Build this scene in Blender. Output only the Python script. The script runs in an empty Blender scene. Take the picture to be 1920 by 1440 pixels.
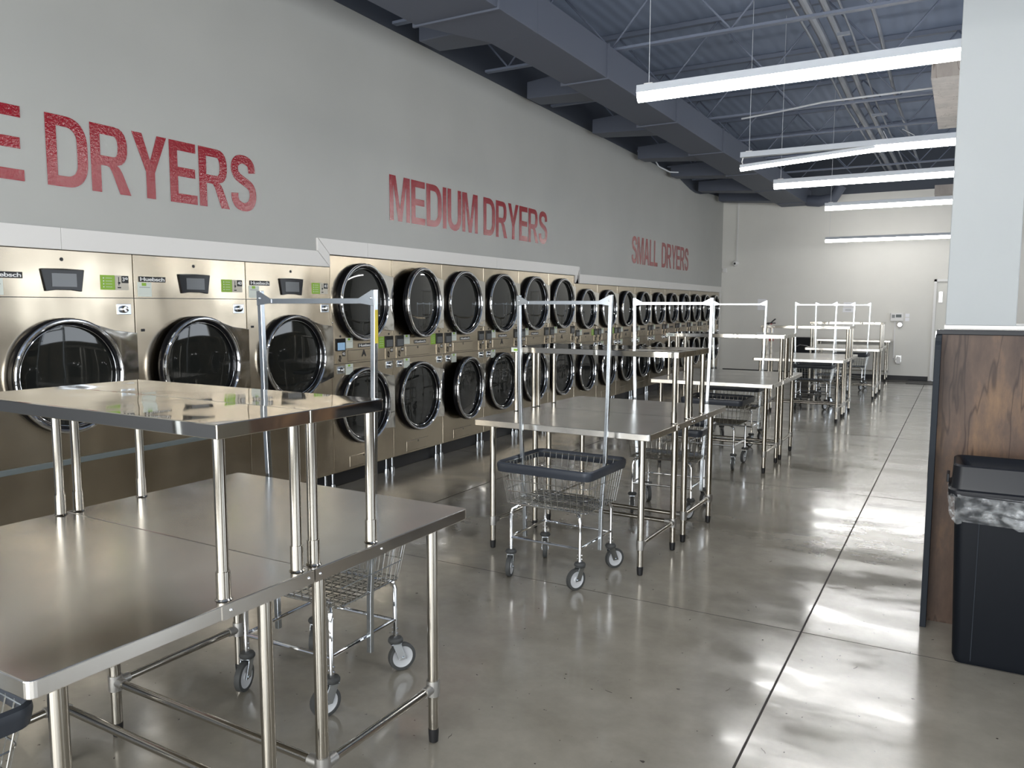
import bpy, bmesh, math, random
from mathutils import Vector, Matrix
PI = math.pi
S = bpy.context.scene
C = S.collection
R = random.Random(7)

# ------------------------------------------------------------------ camera, world, exposure
YAW, PITCH, ROLL, FPX, CAMH = .5191, .0999, .0017, 1473.2, 1.644
cd = bpy.data.cameras.new('camera'); cam = bpy.data.objects.new('camera', cd); C.objects.link(cam)
cd.sensor_fit = 'HORIZONTAL'; cd.sensor_width = 36; cd.lens = 36 * FPX / 1920; cd.clip_start = .02; cd.clip_end = 100
_F = Vector((-math.sin(YAW) * math.cos(PITCH), math.cos(YAW) * math.cos(PITCH), -math.sin(PITCH)))
_R = Vector((math.cos(YAW), math.sin(YAW), 0)); _U = _R.cross(_F)
_R2 = math.cos(ROLL) * _R + math.sin(ROLL) * _U; _U2 = -math.sin(ROLL) * _R + math.cos(ROLL) * _U
m = Matrix((( _R2.x, _U2.x, -_F.x, 0), (_R2.y, _U2.y, -_F.y, 0), (_R2.z, _U2.z, -_F.z, CAMH), (0, 0, 0, 1)))
cam.matrix_world = m
S.camera = cam
S.view_settings.view_transform = 'Standard'; S.view_settings.look = 'None'
S.view_settings.gamma = 1; S.view_settings.use_curve_mapping = False
S.view_settings.exposure = 0.7
S.cycles.use_denoising = True
S.cycles.max_bounces = 7; S.cycles.diffuse_bounces = 3; S.cycles.glossy_bounces = 4
S.cycles.use_adaptive_sampling = True; S.cycles.adaptive_threshold = .02
S.cycles.sample_clamp_indirect = 4.0
w = bpy.data.worlds.new('world'); S.world = w; w.use_nodes = True
bg = w.node_tree.nodes['Background']; bg.inputs[0].default_value = (.78, .88, 1, 1); bg.inputs[1].default_value = 2.0

def area(name, loc, rot, sx, sy, power, col):
    l = bpy.data.lights.new(name, 'AREA'); l.shape = 'RECTANGLE'; l.size = sx; l.size_y = sy; l.energy = power; l.color = col
    o = bpy.data.objects.new(name, l); C.objects.link(o); o.location = loc; o.rotation_euler = rot
    return o
# area lights added as daylight of unseen windows behind the camera and at right
DAY = (1, .99, .95)
for _x, _p in ((-4.15, 120), (-1.75, 105), (.65, 60), (3.05, 30), (5.45, 30)):
    area('added_front_daylight', (_x, -3.97, 1.75), (PI / 2, 0, 0), 2.2, 2.8, _p, DAY)
for _y in (1.0, 6.0, 11.0, 16.0):
    area('added_side_daylight', (6.97, _y, 1.75), (0, PI / 2, 0), 2.1, 3.2, 18, DAY)
LAMP_E = 24.0

# ------------------------------------------------------------------ materials
def mat(name, col, rough=.5, metal=0, spec=.5, emit=None, estr=0, alpha=1, coat=0, aniso=0):
    M_ = bpy.data.materials.new(name); M_.use_nodes = True
    b = M_.node_tree.nodes['Principled BSDF']
    b.inputs['Base Color'].default_value = (*col, 1); b.inputs['Roughness'].default_value = rough
    b.inputs['Metallic'].default_value = metal; b.inputs['Specular IOR Level'].default_value = spec
    b.inputs['Alpha'].default_value = alpha; b.inputs['Coat Weight'].default_value = coat
    b.inputs['Anisotropic'].default_value = aniso
    if emit: b.inputs['Emission Color'].default_value = (*emit, 1); b.inputs['Emission Strength'].default_value = estr
    return M_
def nd(M_, t, **k):
    n = M_.node_tree.nodes.new(t)
    for a, v in k.items(): setattr(n, a, v)
    return n
def lk(M_, a, b): M_.node_tree.links.new(a, b)
def P(M_): return M_.node_tree.nodes['Principled BSDF']
def noise(M_, scale, vec=None, detail=4, mapscale=None, coord='Object', rough=.55):
    tc = nd(M_, 'ShaderNodeTexCoord'); mp = nd(M_, 'ShaderNodeMapping'); n = nd(M_, 'ShaderNodeTexNoise')
    lk(M_, tc.outputs[coord], mp.inputs[0])
    if mapscale: mp.inputs['Scale'].default_value = mapscale
    lk(M_, mp.outputs[0], n.inputs['Vector']); n.inputs['Scale'].default_value = scale; n.inputs['Detail'].default_value = detail
    n.inputs['Roughness'].default_value = rough
    return n
def ramp(M_, src, stops):
    r = nd(M_, 'ShaderNodeValToRGB'); e = r.color_ramp.elements
    while len(e) < len(stops): e.new(.5)
    for k, (p, c) in enumerate(stops): e[k].position = p; e[k].color = (*c, 1) if len(c) == 3 else c
    lk(M_, src, r.inputs[0]); return r
def bump(M_, src, strength, dist, prev=None):
    b = nd(M_, 'ShaderNodeBump'); b.inputs['Strength'].default_value = strength; b.inputs['Distance'].default_value = dist
    lk(M_, src, b.inputs['Height'])
    if prev is not None: lk(M_, prev, b.inputs['Normal'])
    return b.outputs[0]
def steel(name, col, r0, r1, wave=.0, wscale=1.6, brush=(1, 0, 0), aniso=.55, coord='Object'):
    M_ = mat(name, col, r0, 1, aniso=aniso)
    n = noise(M_, 2.6, detail=3, coord=coord)
    r = ramp(M_, n.outputs['Fac'], [(.35, (r0,) * 3), (.65, (r1,) * 3)]); lk(M_, r.outputs[0], P(M_).inputs['Roughness'])
    vt = nd(M_, 'ShaderNodeVectorTransform'); vt.vector_type = 'VECTOR'; vt.convert_from = 'OBJECT'; vt.convert_to = 'WORLD'
    vt.inputs[0].default_value = brush; lk(M_, vt.outputs[0], P(M_).inputs['Tangent'])
    if wave:
        n2 = noise(M_, wscale, detail=1, coord=coord); nb = bump(M_, n2.outputs['Fac'], wave, .05)
        lk(M_, nb, P(M_).inputs['Normal'])
    return M_
M = {}
M['dryer_steel'] = steel('dryer_brushed_steel', (.485, .423, .330), .17, .25, .26, 1.9, brush=(0, 0, 1))
M['lower_steel'] = M['dryer_steel']
M['hinge_steel'] = steel('polished_hinge_steel', (.66, .64, .60), .05, .09, .12, 4, brush=(0, 0, 1), aniso=0)
M['top_steel'] = steel('brushed_worktop_steel', (.66, .635, .595), .19, .26, .09, 1.5, brush=(1, 0, 0), aniso=0)
M['shelf_steel'] = steel('bright_shelf_steel', (.55, .515, .455), .03, .06, .10, 2.5, brush=(1, 0, 0), aniso=.2)
M['leg_steel'] = steel('tube_steel', (.43, .405, .36), .13, .17, brush=(0, 0, 1), aniso=0)
M['cast_metal'] = mat('cast_aluminium_collar', (.40, .39, .37), .42, .9)
M['chrome'] = mat('chrome', (.80, .81, .83), .06, 1)
M['zinc'] = mat('bright_zinc_square_tube', (.56, .60, .64), .20, 1)
M['wire'] = mat('chrome_wire', (.52, .52, .50), .18, 1)
M['black_rubber'] = mat('black_rubber', (.008, .008, .009), .45)
M['gloss_black'] = mat('gloss_black_plastic', (.004, .004, .005), .14, spec=.28)
M['glass_dark'] = mat('dark_door_glass', (.012, .013, .012), .03, 0, .6)
M['navy_plastic'] = mat('dark_navy_plastic', (.0025, .0038, .0065), .5, spec=.18)
M['charcoal_plastic'] = mat('charcoal_plastic', (.008, .009, .012), .4, spec=.28)
M['bumper'] = mat('blue_grey_bumper_vinyl', (.032, .038, .050), .42)
M['wheel_grey'] = mat('pale_grey_wheel', (.55, .56, .57), .4)
M['tyre'] = mat('dark_grey_tyre', (.055, .057, .056), .6)
M['white_paint'] = mat('white_paint', (.72, .71, .69), .4)
M['trim_white'] = mat('white_metal_flashing', (.70, .68, .65), .35)
M['lens'] = mat('lit_lamp_lens', (1, 1, 1), .4, emit=(1, .985, .96), estr=LAMP_E)
M['housing'] = mat('lamp_housing', (.55, .58, .62), .35)
M['paper'] = mat('white_paper', (.82, .82, .84), .6)
M['green'] = mat('lime_green_sticker', (.24, .42, .03), .4)
M['sticker_white'] = mat('white_sticker', (.62, .66, .60), .4)
M['screen'] = mat('grey_display', (.10, .105, .11), .15)
M['screen_blue'] = mat('lit_blue_display', (.12, .18, .25), .15, emit=(.25, .42, .62), estr=.35)
M['black_ink'] = mat('black_ink', (.006, .006, .007), .4)
M['white_ink'] = mat('white_ink', (.75, .75, .74), .4)
M['grey_ink'] = mat('grey_ink', (.25, .26, .26), .5)
M['yellow'] = mat('yellow_sticker', (.50, .40, .03), .5)
M['grey_rail'] = mat('blue_grey_rail', (.11, .13, .13), .4)
M['red_ext'] = mat('red_enamel', (.45, .02, .02), .3)
M['baseboard'] = mat('black_vinyl_base', (.010, .011, .014), .5)
M['fin'] = mat('matt_dark_edging', (.014, .018, .024), .6, spec=.2)
M['dark_duct'] = mat('dark_painted_duct', (.095, .108, .142), .6)
M['dark_steel'] = mat('dark_painted_joist', (.15, .175, .235), .6)
M['pipe'] = mat('grey_pipe', (.17, .19, .23), .5)
M['cable_w'] = mat('pale_cable', (.55, .57, .60), .5)
M['door_paint'] = mat('cream_door_paint', (.62, .61, .56), .4)
M['alu'] = mat('brushed_aluminium_frame', (.60, .60, .60), .3, 1)
M['raw_wood'] = None
# left wall: warm light grey eggshell
def wall_mat(name, col):
    M_ = mat(name, col, .55)
    n = noise(M_, 1.1, detail=3, coord='Object'); c0 = tuple(x * .95 for x in col)
    r = ramp(M_, n.outputs['Fac'], [(.35, c0), (.65, col)]); lk(M_, r.outputs[0], P(M_).inputs['Base Color'])
    n2 = noise(M_, 90, detail=3); lk(M_, bump(M_, n2.outputs['Fac'], .12, .002), P(M_).inputs['Normal'])
    return M_
M['wall_grey'] = wall_mat('grey_wall_paint', (.43, .43, .405))
M['wall_white'] = wall_mat('white_wall_paint', (.70, .685, .635))
M['pillar_white'] = wall_mat('white_column_paint', (.34, .36, .365))
M['wall_right_paint'] = wall_mat('taupe_wall_paint', (.24, .225, .20))
M['wall_dark'] = mat('dark_overspray_paint', (.06, .07, .09), .7)
M['deck'] = mat('dark_roof_deck', (.25, .305, .42), .7)
_n = nd(M['deck'], 'ShaderNodeTexWave'); _n.bands_direction = 'X'; _n.inputs['Scale'].default_value = 2.0
_tc = nd(M['deck'], 'ShaderNodeTexCoord'); lk(M['deck'], _tc.outputs['Object'], _n.inputs['Vector'])
lk(M['deck'], bump(M['deck'], _n.outputs['Fac'], .25, .02), P(M['deck']).inputs['Normal'])
# red glossy vinyl
M['red'] = mat('red_vinyl_lettering', (.26, .004, .013), .17, spec=.55)
P(M['red']).inputs['Coat Roughness'].default_value = .2
_n = noise(M['red'], 60, detail=3); lk(M['red'], bump(M['red'], _n.outputs['Fac'], .5, .004), P(M['red']).inputs['Normal'])
# polished concrete floor
def floor_mat():
    M_ = mat('polished_concrete', (.2, .19, .17), .2)
    a = noise(M_, .55, detail=7, coord='Object', rough=.62); b = noise(M_, 5, detail=6, rough=.65)
    mx = nd(M_, 'ShaderNodeMix', data_type='FLOAT'); mx.inputs[0].default_value = .4
    lk(M_, a.outputs['Fac'], mx.inputs[2]); lk(M_, b.outputs['Fac'], mx.inputs[3])
    r = ramp(M_, mx.outputs[0], [(.34, (.184, .169, .136)), (.5, (.245, .226, .185)), (.66, (.312, .289, .238))])
    # dark flecks and lint specks
    s = noise(M_, 34, detail=2, rough=.5); s2 = ramp(M_, s.outputs['Fac'], [(.0, (1, 1, 1)), (.245, (1, 1, 1)), (.27, (0, 0, 0))])
    m2 = nd(M_, 'ShaderNodeMix', data_type='RGBA'); lk(M_, s2.outputs[0], m2.inputs[0]); lk(M_, r.outputs[0], m2.inputs[6])
    m2.inputs[7].default_value = (.06, .05, .04, 1)
    lk(M_, m2.outputs[2], P(M_).inputs['Base Color'])
    g = noise(M_, 2.2, detail=6, mapscale=(.6, 1.6, 1), rough=.6)
    rr = ramp(M_, g.outputs['Fac'], [(.38, (.10,) * 3), (.62, (.24,) * 3)]); lk(M_, rr.outputs[0], P(M_).inputs['Roughness'])
    h = noise(M_, 7, detail=4, mapscale=(.8, 1.8, 1)); lk(M_, bump(M_, h.outputs['Fac'], .10, .006), P(M_).inputs['Normal'])
    P(M_).inputs['Coat Weight'].default_value = .9; lk(M_, rr.outputs[0], P(M_).inputs['Coat Roughness'])
    return M_
M['floor'] = floor_mat()
M['joint'] = mat('floor_joint_filler', (.025, .021, .017), .8)
# dark walnut print laminate
def wood(name, cols, sc=1.0):
    M_ = mat(name, cols[1], .42, spec=.25)
    n = noise(M_, 2.0 * sc, detail=8, mapscale=(1.9, 1.9, .55), rough=.66)
    r = ramp(M_, n.outputs['Fac'], [(.32, cols[0]), (.5, cols[1]), (.68, cols[2])])
    n2 = noise(M_, 1.3, detail=4, mapscale=(2.6, 2.6, .30), rough=.55)
    r2 = ramp(M_, n2.outputs['Fac'], [(.492, (1, 1, 1)), (.5, (.30, .25, .22)), (.508, (1, 1, 1))])
    mx = nd(M_, 'ShaderNodeMix', data_type='RGBA', blend_type='MULTIPLY'); mx.inputs[0].default_value = .8
    lk(M_, r.outputs[0], mx.inputs[6]); lk(M_, r2.outputs[0], mx.inputs[7]); lk(M_, mx.outputs[2], P(M_).inputs['Base Color'])
    return M_
M['walnut'] = wood('weathered_walnut_laminate', [(.036, .022, .017), (.088, .056, .040), (.22, .130, .066)])
M['raw_wood'] = wood('pale_timber', [(.30, .27, .25), (.38, .34, .31), (.45, .41, .37)])
# clear plastic liner
def liner_mat():
    M_ = mat('clear_plastic_liner', (.66, .68, .69), .15, alpha=.38)
    n = noise(M_, 12, detail=5, mapscale=(1.4, 1, 2)); r = ramp(M_, n.outputs['Fac'], [(.42, (.06,) * 3), (.60, (.30,) * 3), (.75, (.7,) * 3)])
    lk(M_, r.outputs[0], P(M_).inputs['Alpha']); lk(M_, bump(M_, n.outputs['Fac'], .9, .02), P(M_).inputs['Normal'])
    return M_
M['liner'] = liner_mat()

# ------------------------------------------------------------------ mesh helpers
class MB:
    def __init__(s): s.v = []; s.f = []; s.sm = []
    def add(s, vs, fs, smooth=False):
        n = len(s.v); s.v += [tuple(p) for p in vs]
        for f in fs: s.f.append(tuple(i + n for i in f)); s.sm.append(smooth)
        return s
    def box(s, x0, x1, y0, y1, z0, z1):
        return s.add([(x, y, z) for z in (z0, z1) for y in (y0, y1) for x in (x0, x1)],
              [(0, 2, 3, 1), (4, 5, 7, 6), (0, 1, 5, 4), (2, 6, 7, 3), (0, 4, 6, 2), (1, 3, 7, 5)])
    def tube(s, pts, r, seg=8, closed=False, caps=True):
        pts = [Vector(p) for p in pts]; n = len(pts); rs = r if isinstance(r, (list, tuple)) else [r] * n
        vs = []; prev = None
        for i, p in enumerate(pts):
            if closed: t = (pts[(i + 1) % n] - pts[i - 1])
            else: t = pts[min(i + 1, n - 1)] - pts[max(i - 1, 0)]
            t.normalize()
            if prev is None:
                a = Vector((0, 0, 1)) if abs(t.z) < .9 else Vector((1, 0, 0)); u = t.cross(a).normalized()
            else:
                u = prev - t * prev.dot(t)
                u = u.normalized() if u.length > 1e-6 else t.cross(Vector((0, 0, 1))).normalized()
            prev = u; v = t.cross(u)
            for k in range(seg):
                a = 2 * PI * k / seg; vs.append(p + (u * math.cos(a) + v * math.sin(a)) * rs[i])
        fs = []
        for i in range(n if closed else n - 1):
            j = (i + 1) % n
            for k in range(seg):
                l = (k + 1) % seg; fs.append((i * seg + k, i * seg + l, j * seg + l, j * seg + k))
        if not closed and caps: fs += [tuple(range(seg))[::-1], tuple((n - 1) * seg + k for k in range(seg))]
        return s.add(vs, fs, True)
    def sq(s, pts, w):           # square section bar along a path (mostly vertical or along x)
        pts = [Vector(p) for p in pts]; vs = []
        for i, p in enumerate(pts):
            t = (pts[min(i + 1, len(pts) - 1)] - pts[max(i - 1, 0)]).normalized()
            a = Vector((1, 0, 0)) if abs(t.x) < .8 else Vector((0, 0, 1))
            u = (a - t * a.dot(t)).normalized() * w / 2; v = t.cross(u)
            vs += [p + u + v, p - u + v, p - u - v, p + u - v]
        fs = [(0, 1, 2, 3)[::-1], tuple(4 * (len(pts) - 1) + k for k in range(4))]
        for i in range(len(pts) - 1):
            for k in range(4): fs.append((4 * i + k, 4 * i + (k + 1) % 4, 4 * i + 4 + (k + 1) % 4, 4 * i + 4 + k))
        return s.add(vs, fs)
    def lathe(s, prof, org=(0, 0, 0), axis='z', seg=32, smooth=True, a0=0):
        n = len(prof); vs = []; ox, oy, oz = org
        for k in range(seg):
            a = a0 + 2 * PI * k / seg; c, t = math.cos(a), math.sin(a)
            for r, h in prof:
                if axis == 'z': vs.append((ox + r * c, oy + r * t, oz + h))
                elif axis == 'y': vs.append((ox + r * c, oy + h, oz + r * t))
                else: vs.append((ox + h, oy + r * c, oz + r * t))
        fs = []
        for k in range(seg):
            l = (k + 1) % seg
            for i in range(n - 1): fs.append((k * n + i, l * n + i, l * n + i + 1, k * n + i + 1))
        return s.add(vs, fs, smooth)
    def prism(s, poly, a, b, axis='y'):   # poly in (x,z) extruded a..b along y (or (x,y) along z)
        n = len(poly)
        if axis == 'y': vs = [(p[0], a, p[1]) for p in poly] + [(p[0], b, p[1]) for p in poly]
        elif axis == 'z': vs = [(p[0], p[1], a) for p in poly] + [(p[0], p[1], b) for p in poly]
        else: vs = [(a, p[0], p[1]) for p in poly] + [(b, p[0], p[1]) for p in poly]
        fs = [tuple(range(n)), tuple(range(2 * n - 1, n - 1, -1))] + [(i, i + n, (i + 1) % n + n, (i + 1) % n) for i in range(n)]
        return s.add(vs, fs)
    def build(s, name, mt, parent=None, bev=0, seg=2):
        me = bpy.data.meshes.new(name); me.from_pydata(s.v, [], s.f)
        me.polygons.foreach_set('use_smooth', s.sm); me.materials.append(M[mt] if isinstance(mt, str) else mt)
        bm = bmesh.new(); bm.from_mesh(me); bmesh.ops.remove_doubles(bm, verts=bm.verts, dist=.00005) if any(s.sm) else None
        bmesh.ops.recalc_face_normals(bm, faces=bm.faces)
        for e in bm.edges:
            if len(e.link_faces) == 2 and e.calc_face_angle(0) > .62: e.smooth = False
        bm.to_mesh(me); bm.free()
        o = bpy.data.objects.new(name, me); C.objects.link(o)
        if parent: o.parent = parent
        if bev:
            b = o.modifiers.new('bevel', 'BEVEL'); b.width = bev; b.segments = seg; b.limit_method = 'ANGLE'; b.angle_limit = .6
        return o
def thing(name, label, cat, loc=(0, 0, 0), rz=0, group=None):
    o = bpy.data.objects.new(name, None); C.objects.link(o); o.empty_display_size = .1
    o.location = loc; o.rotation_euler = (0, 0, rz); tag(o, label, cat, group); return o
def tag(o, label, cat, group=None):
    o['label'] = label; o['category'] = cat
    if group: o['group'] = group
    return o
def struct(o): o['kind'] = 'structure'; return o
def dup(root, loc, rz, label):
    def cp(o, par):
        c = o.copy(); C.objects.link(c)
        if par: c.parent = par
        for ch in kids.get(o.name, []): cp(ch, c)
        return c
    kids = {}
    for o in bpy.data.objects:
        if o.parent: kids.setdefault(o.parent.name, []).append(o)
    r = cp(root, None); r.location = loc; r.rotation_euler = (0, 0, rz); r['label'] = label
    return r
def rrect(hx, hy, r, n=5):
    out = []
    for cx, cy, a0 in ((hx - r, hy - r, 0), (-hx + r, hy - r, PI / 2), (-hx + r, -hy + r, PI), (hx - r, -hy + r, 1.5 * PI)):
        for k in range(n + 1):
            a = a0 + PI / 2 * k / n; out.append((cx + r * math.cos(a), cy + r * math.sin(a)))
    return out
def text_mesh(body, size=1, bold=0.0, spacing=1.0):
    cu = bpy.data.curves.new('lettering', 'FONT'); cu.body = body; cu.size = size; cu.offset = bold; cu.space_character = spacing
    cu.resolution_u = 6
    o = bpy.data.objects.new('lettering', cu); C.objects.link(o)
    bpy.context.view_layer.update()
    me = bpy.data.meshes.new_from_object(o.evaluated_get(bpy.context.evaluated_depsgraph_get()))
    vs = [tuple(v.co) for v in me.vertices]; fs = [tuple(p.vertices) for p in me.polygons]
    bpy.data.objects.remove(o); bpy.data.curves.remove(cu); bpy.data.meshes.remove(me)
    return vs, fs
_tcache = {}
def text_fit(mb, body, x0, x1, z0, z1, y, bold=.03, spacing=1.0):
    "lettering in the x/z plane facing -y, stretched into the given rectangle"
    k = (body, bold, spacing)
    if k not in _tcache: _tcache[k] = text_mesh(body, 1, bold, spacing)
    vs, fs = _tcache[k]
    ax = min(v[0] for v in vs); bx = max(v[0] for v in vs); ay = min(v[1] for v in vs); by = max(v[1] for v in vs)
    mb.add([(x0 + (v[0] - ax) / (bx - ax) * (x1 - x0), y, z0 + (v[1] - ay) / (by - ay) * (z1 - z0)) for v in vs], fs)
    return mb

# ------------------------------------------------------------------ the left wall's own frame
WR, WX, WY = .0296, -5.1897, 19.4425
def WF(t, out=0, z=0):      # t metres from the far corner towards the camera, out metres into the room
    return Vector((WX + t * math.sin(WR) + out * math.cos(WR), WY - t * math.cos(WR) + out * math.sin(WR), z))
WROT = PI / 2 + WR          # local x runs away from the camera along the wall, local -y faces the room
XR, YF, YB, ZD = 7.0, -4.0, 19.4425, 5.05
# ------------------------------------------------------------------ shell
f = MB().box(-7.2, XR + .2, YF - .2, YB + .2, -.12, 0).build('floor', 'floor'); struct(f)
struct(MB().box(-7.2, XR + .2, YF - .2, YB + .2, ZD, ZD + .15).build('ceiling', 'deck'))
def wallbox(name, mt, t0, t1, y0, y1, z0, z1):   # local to the left wall: x = 0 at the far corner, minus towards the camera
    o = MB().box(t0, t1, y0, y1, z0, z1).build(name, mt); o.location = WF(0); o.rotation_euler = (0, 0, WROT); return struct(o)
wl = MB()
for a, b, z in ((-25, -14.45, 2.09), (-14.45, -8.90, 2.20), (-8.90, 0, 2.09)): wl.box(a, b, 0, .12, z, 4.22)
wl.box(-.06, 0, 0, .12, 0, 2.09)
o = wl.build('wall_left', 'wall_grey'); o.location = WF(0); o.rotation_euler = (0, 0, WROT); struct(o)
# the unpainted top of the wall above the paint line, with its two sprayed dips near the far corner
top = [(-25, 4.22), (-25, ZD), (0, ZD), (0, 4.22)]
dip = []
for t in [0, .7, 1.5, 2.2, 2.6, 3.0, 3.4, 3.8, 4.3]:
    dip.append((-t, 4.215 - (.17 * math.sin(PI * (t - .9) / 3.4) ** 2 if .9 < t < 4.3 else 0)))
o = MB().prism([(-25, 4.215), (-25, ZD), (0, ZD)] + dip, -.004, .12).build('wall_left_upper', 'wall_dark')
o.location = WF(0); o.rotation_euler = (0, 0, WROT); struct(o)
wallbox('wall_left_rear', 'wall_dark', -25, 0, 1.3, 1.42, 0, ZD)
b = MB().box(-7.2, -.57, YB, YB + .15, 0, 4.15).box(.36, XR + .2, YB, YB + .15, 0, 4.15).box(-.57, .36, YB, YB + .15, 2.22, 4.15)
struct(b.build('wall_back', 'wall_white'))
struct(MB().box(-7.2, XR + .2, YB, YB + .15, 4.15, ZD).build('wall_back_upper', 'wall_dark'))
fw = MB().box(-7.2, XR + .2, YF - .15, YF, 0, .34).box(-7.2, XR + .2, YF - .15, YF, 3.16, ZD)
for a, b_ in ((-7.2, -5.26), (-3.04, -2.86), (-.64, -.46), (1.76, 1.94), (4.16, 4.34), (6.56, XR + .2)): fw.box(a, b_, YF - .15, YF, .34, 3.16)
struct(fw.build('wall_front', 'wall_white'))
rw = MB().box(XR, XR + .15, YF, YB, 0, .6).box(XR, XR + .15, YF, YB, 2.9, ZD)
for a, b_ in ((YF, -.7), (2.7, 4.3), (7.7, 9.3), (12.7, 14.3), (17.7, YB)): rw.box(XR, XR + .15, a, b_, .6, 2.9)
struct(rw.build('wall_right', 'wall_right_paint'))
struct(MB().box(-5.1, -.60, YB - .012, YB, 0, .10).build('baseboard_back', 'baseboard'))
struct(MB().box(-.57, -.52, YB - .03, YB + .15, 0, 2.22).box(.31, .36, YB - .03, YB + .15, 0, 2.22).box(-.57, .36, YB - .03, YB + .15, 2.17, 2.22).build('trim_1', 'white_paint'))
dr = MB().box(-.52, .31, YB + .03, YB + .08, .01, 2.17).build('door_1', 'door_paint'); struct(dr)
MB().box(-.47, -.40, YB - .01, YB + .03, 1.72, 1.95).build('door_closer', 'alu', dr)
MB().box(-.50, -.495 + .08, YB + .01, YB + .03, .95, 1.10).build('door_handle', 'alu', dr)
# saw-cut joints
jt = MB()
for x in (-3.76, -.629, 2.5, 5.6): jt.box(x - .0045, x + .0045, YF, YB, -.002, .0008)
for y in (-2.8, .65, 4.056, 7.35, 10.8, 14.2, 17.6): jt.box(-5.0, XR, y - .0018, y + .0018, -.002, .0007)
struct(jt.build('trim_2', 'joint'))

# ------------------------------------------------------------------ white flashing over the dryers
def trimpiece(name, poly, seams=()):
    o = MB().prism(poly, -.018, .01).build(name, 'trim_white', bev=.002); o.location = WF(0); o.rotation_euler = (0, 0, WROT)
    struct(o)
# large: band 1.97..2.10 with mitred riser to the medium band
xs = [-25, -19.8, -16.67, -14.45]
for a, b_ in zip(xs[:-1], xs[1:]):
    if b_ == -14.45: poly = [(a + .002, 1.97), (a + .002, 2.098), (-14.45, 2.098), (-14.30, 1.97)]
    else: poly = [(a + .002, 1.97), (a + .002, 2.098), (b_, 2.098), (b_, 1.97)]
    trimpiece('trim_3', poly)
trimpiece('trim_3', [(-14.446, 2.10), (-14.446, 2.208), (-14.30, 2.077), (-14.295, 1.972)])
xs = [-14.44, -13.78, -11.35, -8.88]
for a, b_ in zip(xs[:-1], xs[1:]):
    poly = [(a + .002, 2.208), (b_, 2.208), (b_, 2.077), (a + .002, 2.077)]
    if a == -14.44: poly = [(-14.438, 2.208), (b_, 2.208), (b_, 2.077), (-14.295, 2.077)]
    trimpiece('trim_3', poly)
trimpiece('trim_3', [(-8.878, 2.208), (-8.85, 2.195), (-8.85, 2.10), (-8.995, 1.97), (-8.995, 2.077), (-8.878, 2.077)])
xs = [-8.85, -8.17, -5.0, -2.0, -.05]
for a, b_ in zip(xs[:-1], xs[1:]): trimpiece('trim_3', [(a + .002, 1.966), (a + .002, 2.10), (b_, 2.10), (b_, 1.966)])
trimpiece('trim_3', [(-.19, 0), (-.19, 1.964), (-.05, 1.964), (-.05, 0)])

# ------------------------------------------------------------------ dryers (local x 0..w along the wall, -y towards the room)
def make_door(par, cx, cz, r, w, ajar=0.0, hz=(-.20, .265)):
    """round door with hinge plate on the far side; ajar swings it a few degrees about the hinge"""
    hx = w - .03
    d = MB().lathe([(r + .012, .0), (r + .012, -.035), (r + .004, -.048), (r - .012, -.05), (r - .028, -.044), (r - .036, -.03), (r - .038, -.012)], (cx - hx, 0, cz), 'y', 56).build('door', 'gloss_black', par)
    d.location = (hx, -.002, 0); d.rotation_euler = (0, 0, ajar)
    a = MB().lathe([(r - .004 + .014 * math.cos(q), -.052 + .014 * math.sin(q)) for q in [2 * PI * i / 10 for i in range(11)]], (cx - hx, 0, cz), 'y', 56)
    a.lathe([(r - .036 + .003 * math.cos(q), -.034 + .003 * math.sin(q)) for q in [2 * PI * i / 8 for i in range(9)]], (cx - hx, 0, cz), 'y', 56)
    a.build('door_ring', 'chrome', d)
    g = MB().lathe([(0.0001, -.0200), (r * .3, -.0196), (r * .55, -.0186), (r * .78, -.0168), (r - .036, -.0145)], (cx - hx, 0, cz), 'y', 56)
    g.build('door_glass', 'glass_dark', d)
    # hinge plate: tangent to the ring, running to the cabinet's far edge
    poly = []
    for k in range(15):
        an = math.radians(62) - math.radians(62 + 46) * k / 14
        poly.append((cx - hx + (r + .013) * math.cos(an), cz + (r + .013) * math.sin(an)))
    poly = [(w - .012 - hx, cz + hz[1] - .02), ((cx - hx) + r * .92, cz + hz[1])] + poly + [(w - .012 - hx, cz + hz[0])]
    MB().prism(poly, -.030, -.006).build('hinge_plate', 'hinge_steel', d, bev=.002)
    return d
def lock(par, x, z, s=.10):
    MB().box(x, x + s, -.006, .0, z - s * .68, z).build('lock_plate', 'zinc', par, bev=.002)
    MB().lathe([(.0001, -.030), (.018, -.029), (.022, -.022), (.024, -.006), (.024, 0)], (x + s * .45, -.006, z - s * .34), 'y', 18).lathe([(.0001, -.034), (.007, -.033), (.008, -.028)], (x + s * .45, -.006, z - s * .34), 'y', 12).build('coin_lock', 'chrome', par)
def sticker(par, x0, x1, z0, z1):
    s_ = MB().box(x0, x1, -.003, 0, z0, z1).build('info_sticker', 'sticker_white', par)
    w_ = x1 - x0; h = z1 - z0
    MB().box(x0 + .3 * w_, x0 + .62 * w_, -.0036, -.003, z1 - .24 * h, z1 - .03 * h).build('sticker_badge', 'green', s_)
    MB().box(x0 + .12 * w_, x1 - .12 * w_, -.0036, -.003, z1 - .37 * h, z1 - .33 * h).build('sticker_print', 'grey_ink', s_)
def logo(par, x0, x1, z0, z1, txt=True):
    l = MB().box(x0, x1, -.004, 0, z0, z1).build('maker_badge', 'black_ink', par)
    if txt: text_fit(MB(), 'Huebsch', x0 + .008, x1 - .008, z0 + .006, z1 - .005, -.0046, .022, .95).build('badge_lettering', 'white_ink', l)
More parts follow.
